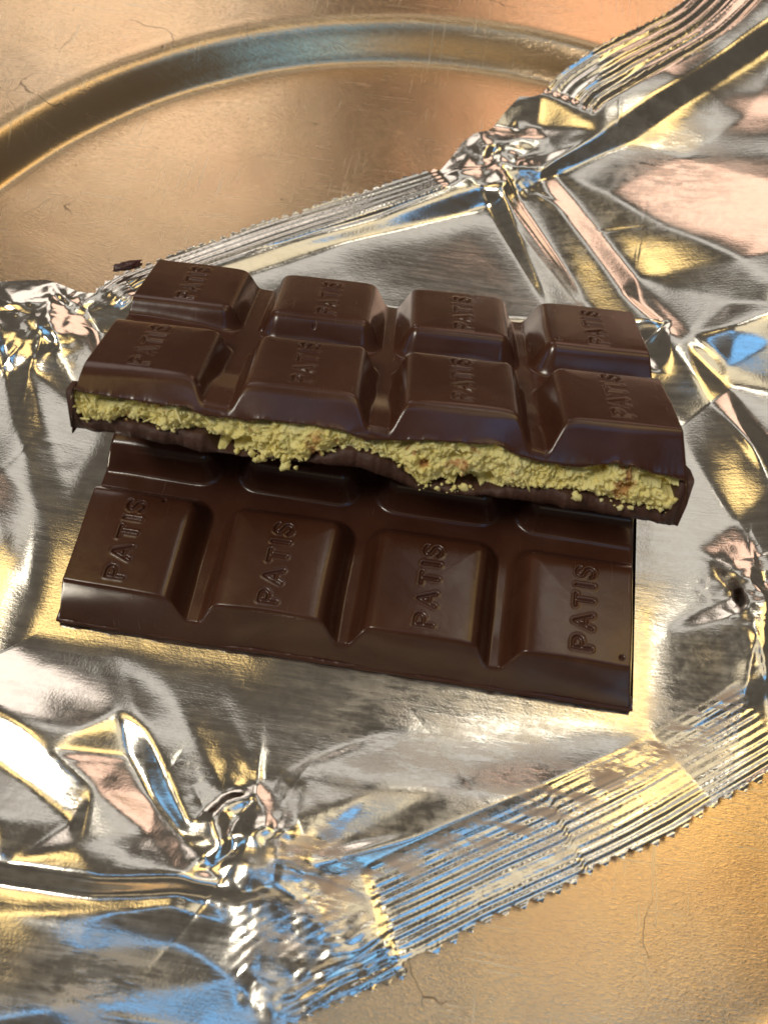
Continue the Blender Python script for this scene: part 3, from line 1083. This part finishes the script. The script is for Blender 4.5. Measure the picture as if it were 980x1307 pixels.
    h = h * (1 - pad) + np.minimum(rest, -0.008) * pad
    # clearance under the tilted piece
    Ru = rodrigues(np.array([-0.45573774, 0.01908328, 0.0690727]))
    t3 = np.array([0.12471916, 1.77432759, 2.02058938])
    nrm = Ru[:, 2]
    zu = t3[2] - ((X - t3[0]) * nrm[0] + (Y - t3[1]) * nrm[1]) / nrm[2] - 0.02
    loc = np.stack([X - t3[0], Y - t3[1], zu - t3[2]], -1) @ Ru
    under = sstep(-0.6, 0.0, np.minimum(np.minimum(loc[..., 0], 8 - loc[..., 0]), np.minimum(loc[..., 1] - 2.0, 4.2 - loc[..., 1])))
    h = h * (1 - under) + np.minimum(h, zu) * under

    # ---- wear of the printed metal
    smear = np.clip(m1 * sstep(0.55, 0.9, abs(line_dist(X, Y, e_br)[0])) * 0.9 + 0.55 * near(680, 1020, 0.8) + 0.35 * near(860, 930, 0.7) + 0.7 * near(415, 1130, 0.5)
                    + 0.5 * near(860, 210, 0.9) + 0.35 * near(500, 940, 1.0) + 0.5 * near(400, 1090, 0.5) + 0.5 * near(120, 1270, 0.6) + 0.6 * near(360, 1200, 0.5), 0, 1)
    frost = np.clip(0.16 + 0.7 * near(850, 240, 1.5) + 0.6 * near(740, 340, 0.9) + 0.6 * near(560, 1020, 1.2) + 0.6 * near(830, 830, 1.2) + 0.5 * near(80, 1000, 1.2) + 0.6 * near(380, 1180, 0.7) + 0.5 * near(650, 900, 1.0), 0, 1)

    root = empty('foil_wrapper', 'opened, creased silver foil wrapper with toothed edges, spread on the plate under the chocolate', 'wrapper')
    idx = -np.ones((ny, nx), np.int64)
    quad_ok = use[:-1, :-1] & use[:-1, 1:] & use[1:, 1:] & use[1:, :-1]
    anyin = ins[:-1, :-1] | ins[:-1, 1:] | ins[1:, 1:] | ins[1:, :-1]
    quad_ok &= anyin
    reg = np.zeros((ny, nx), int)
    reg[m1 > 0.5] = 1
    reg[m2 > 0.5] = 2
    reg[m3 > 0.5] = 3
    reg[m4 > 0.5] = 4
    qreg = reg[:-1, :-1]
    I = np.arange(ny * nx).reshape(ny, nx)
    quads = np.stack([I[:-1, :-1], I[:-1, 1:], I[1:, 1:], I[1:, :-1]], -1)
    # smooth normals that ignore the cut between the parts
    gy, gx = np.gradient(h, step)
    VV = np.stack([X, Y, h], -1).reshape(-1, 3)
    for r in range(5):
        q = quads[quad_ok & (qreg == r)]
        if not len(q):
            continue
        u, inv = np.unique(q.ravel(), return_inverse=True)
        o = mesh_from('foil_sheet' if r == 0 else 'crimped_seal', VV[u], inv.reshape(-1, 4), M_FOIL, root,
                      attrs={'smear': smear.ravel()[u], 'frost': frost.ravel()[u]})


build_foil()


# ------------------------------------------------------------------ a flake by the toothed edge
def build_flake():
    p = unproject(163, 339, 0.34)  # small uneven lump, mottled dark red and brown
    root = empty('dark_flake', 'small dark reddish brown flake on the toothed foil edge behind the chocolate', 'crumb', Matrix.Translation((p[0] * S, p[1] * S, p[2] * S)) @ Matrix.Rotation(0.42, 4, 'Z'))
    m = NT('dark_red_flake')
    c = m.coord()
    m.set(Base_Color=m.mix(m.noise(c, 900, 3), (0.035, 0.010, 0.010, 1), (0.13, 0.045, 0.040, 1)), Roughness=0.35)
    u = np.linspace(0, 2 * np.pi, 64, endpoint=False)
    v = np.linspace(-np.pi / 2, np.pi / 2, 32)
    U, W = np.meshgrid(u, v)
    x, y, z = np.cos(W) * np.cos(U), np.cos(W) * np.sin(U), np.sin(W)
    r = 1 + 0.45 * fbm(x * 2.6 + 3, y * 2.6, z * 2.6 + 1, 3, 4) - 0.25 * abs(noise(x * 5, y * 5, z * 5 + 2, 8))
    V = np.stack([x * r * 0.24, y * r * 0.085, z * r * 0.075], -1).reshape(-1, 3)
    i = np.arange(32 * 64).reshape(32, 64)
    j = np.roll(i, -1, 1)
    fc = np.stack([i[:-1], j[:-1], j[1:], i[1:]], -1).reshape(-1, 4)
    mesh_from('crust', V, fc, m.m, root)


build_flake()
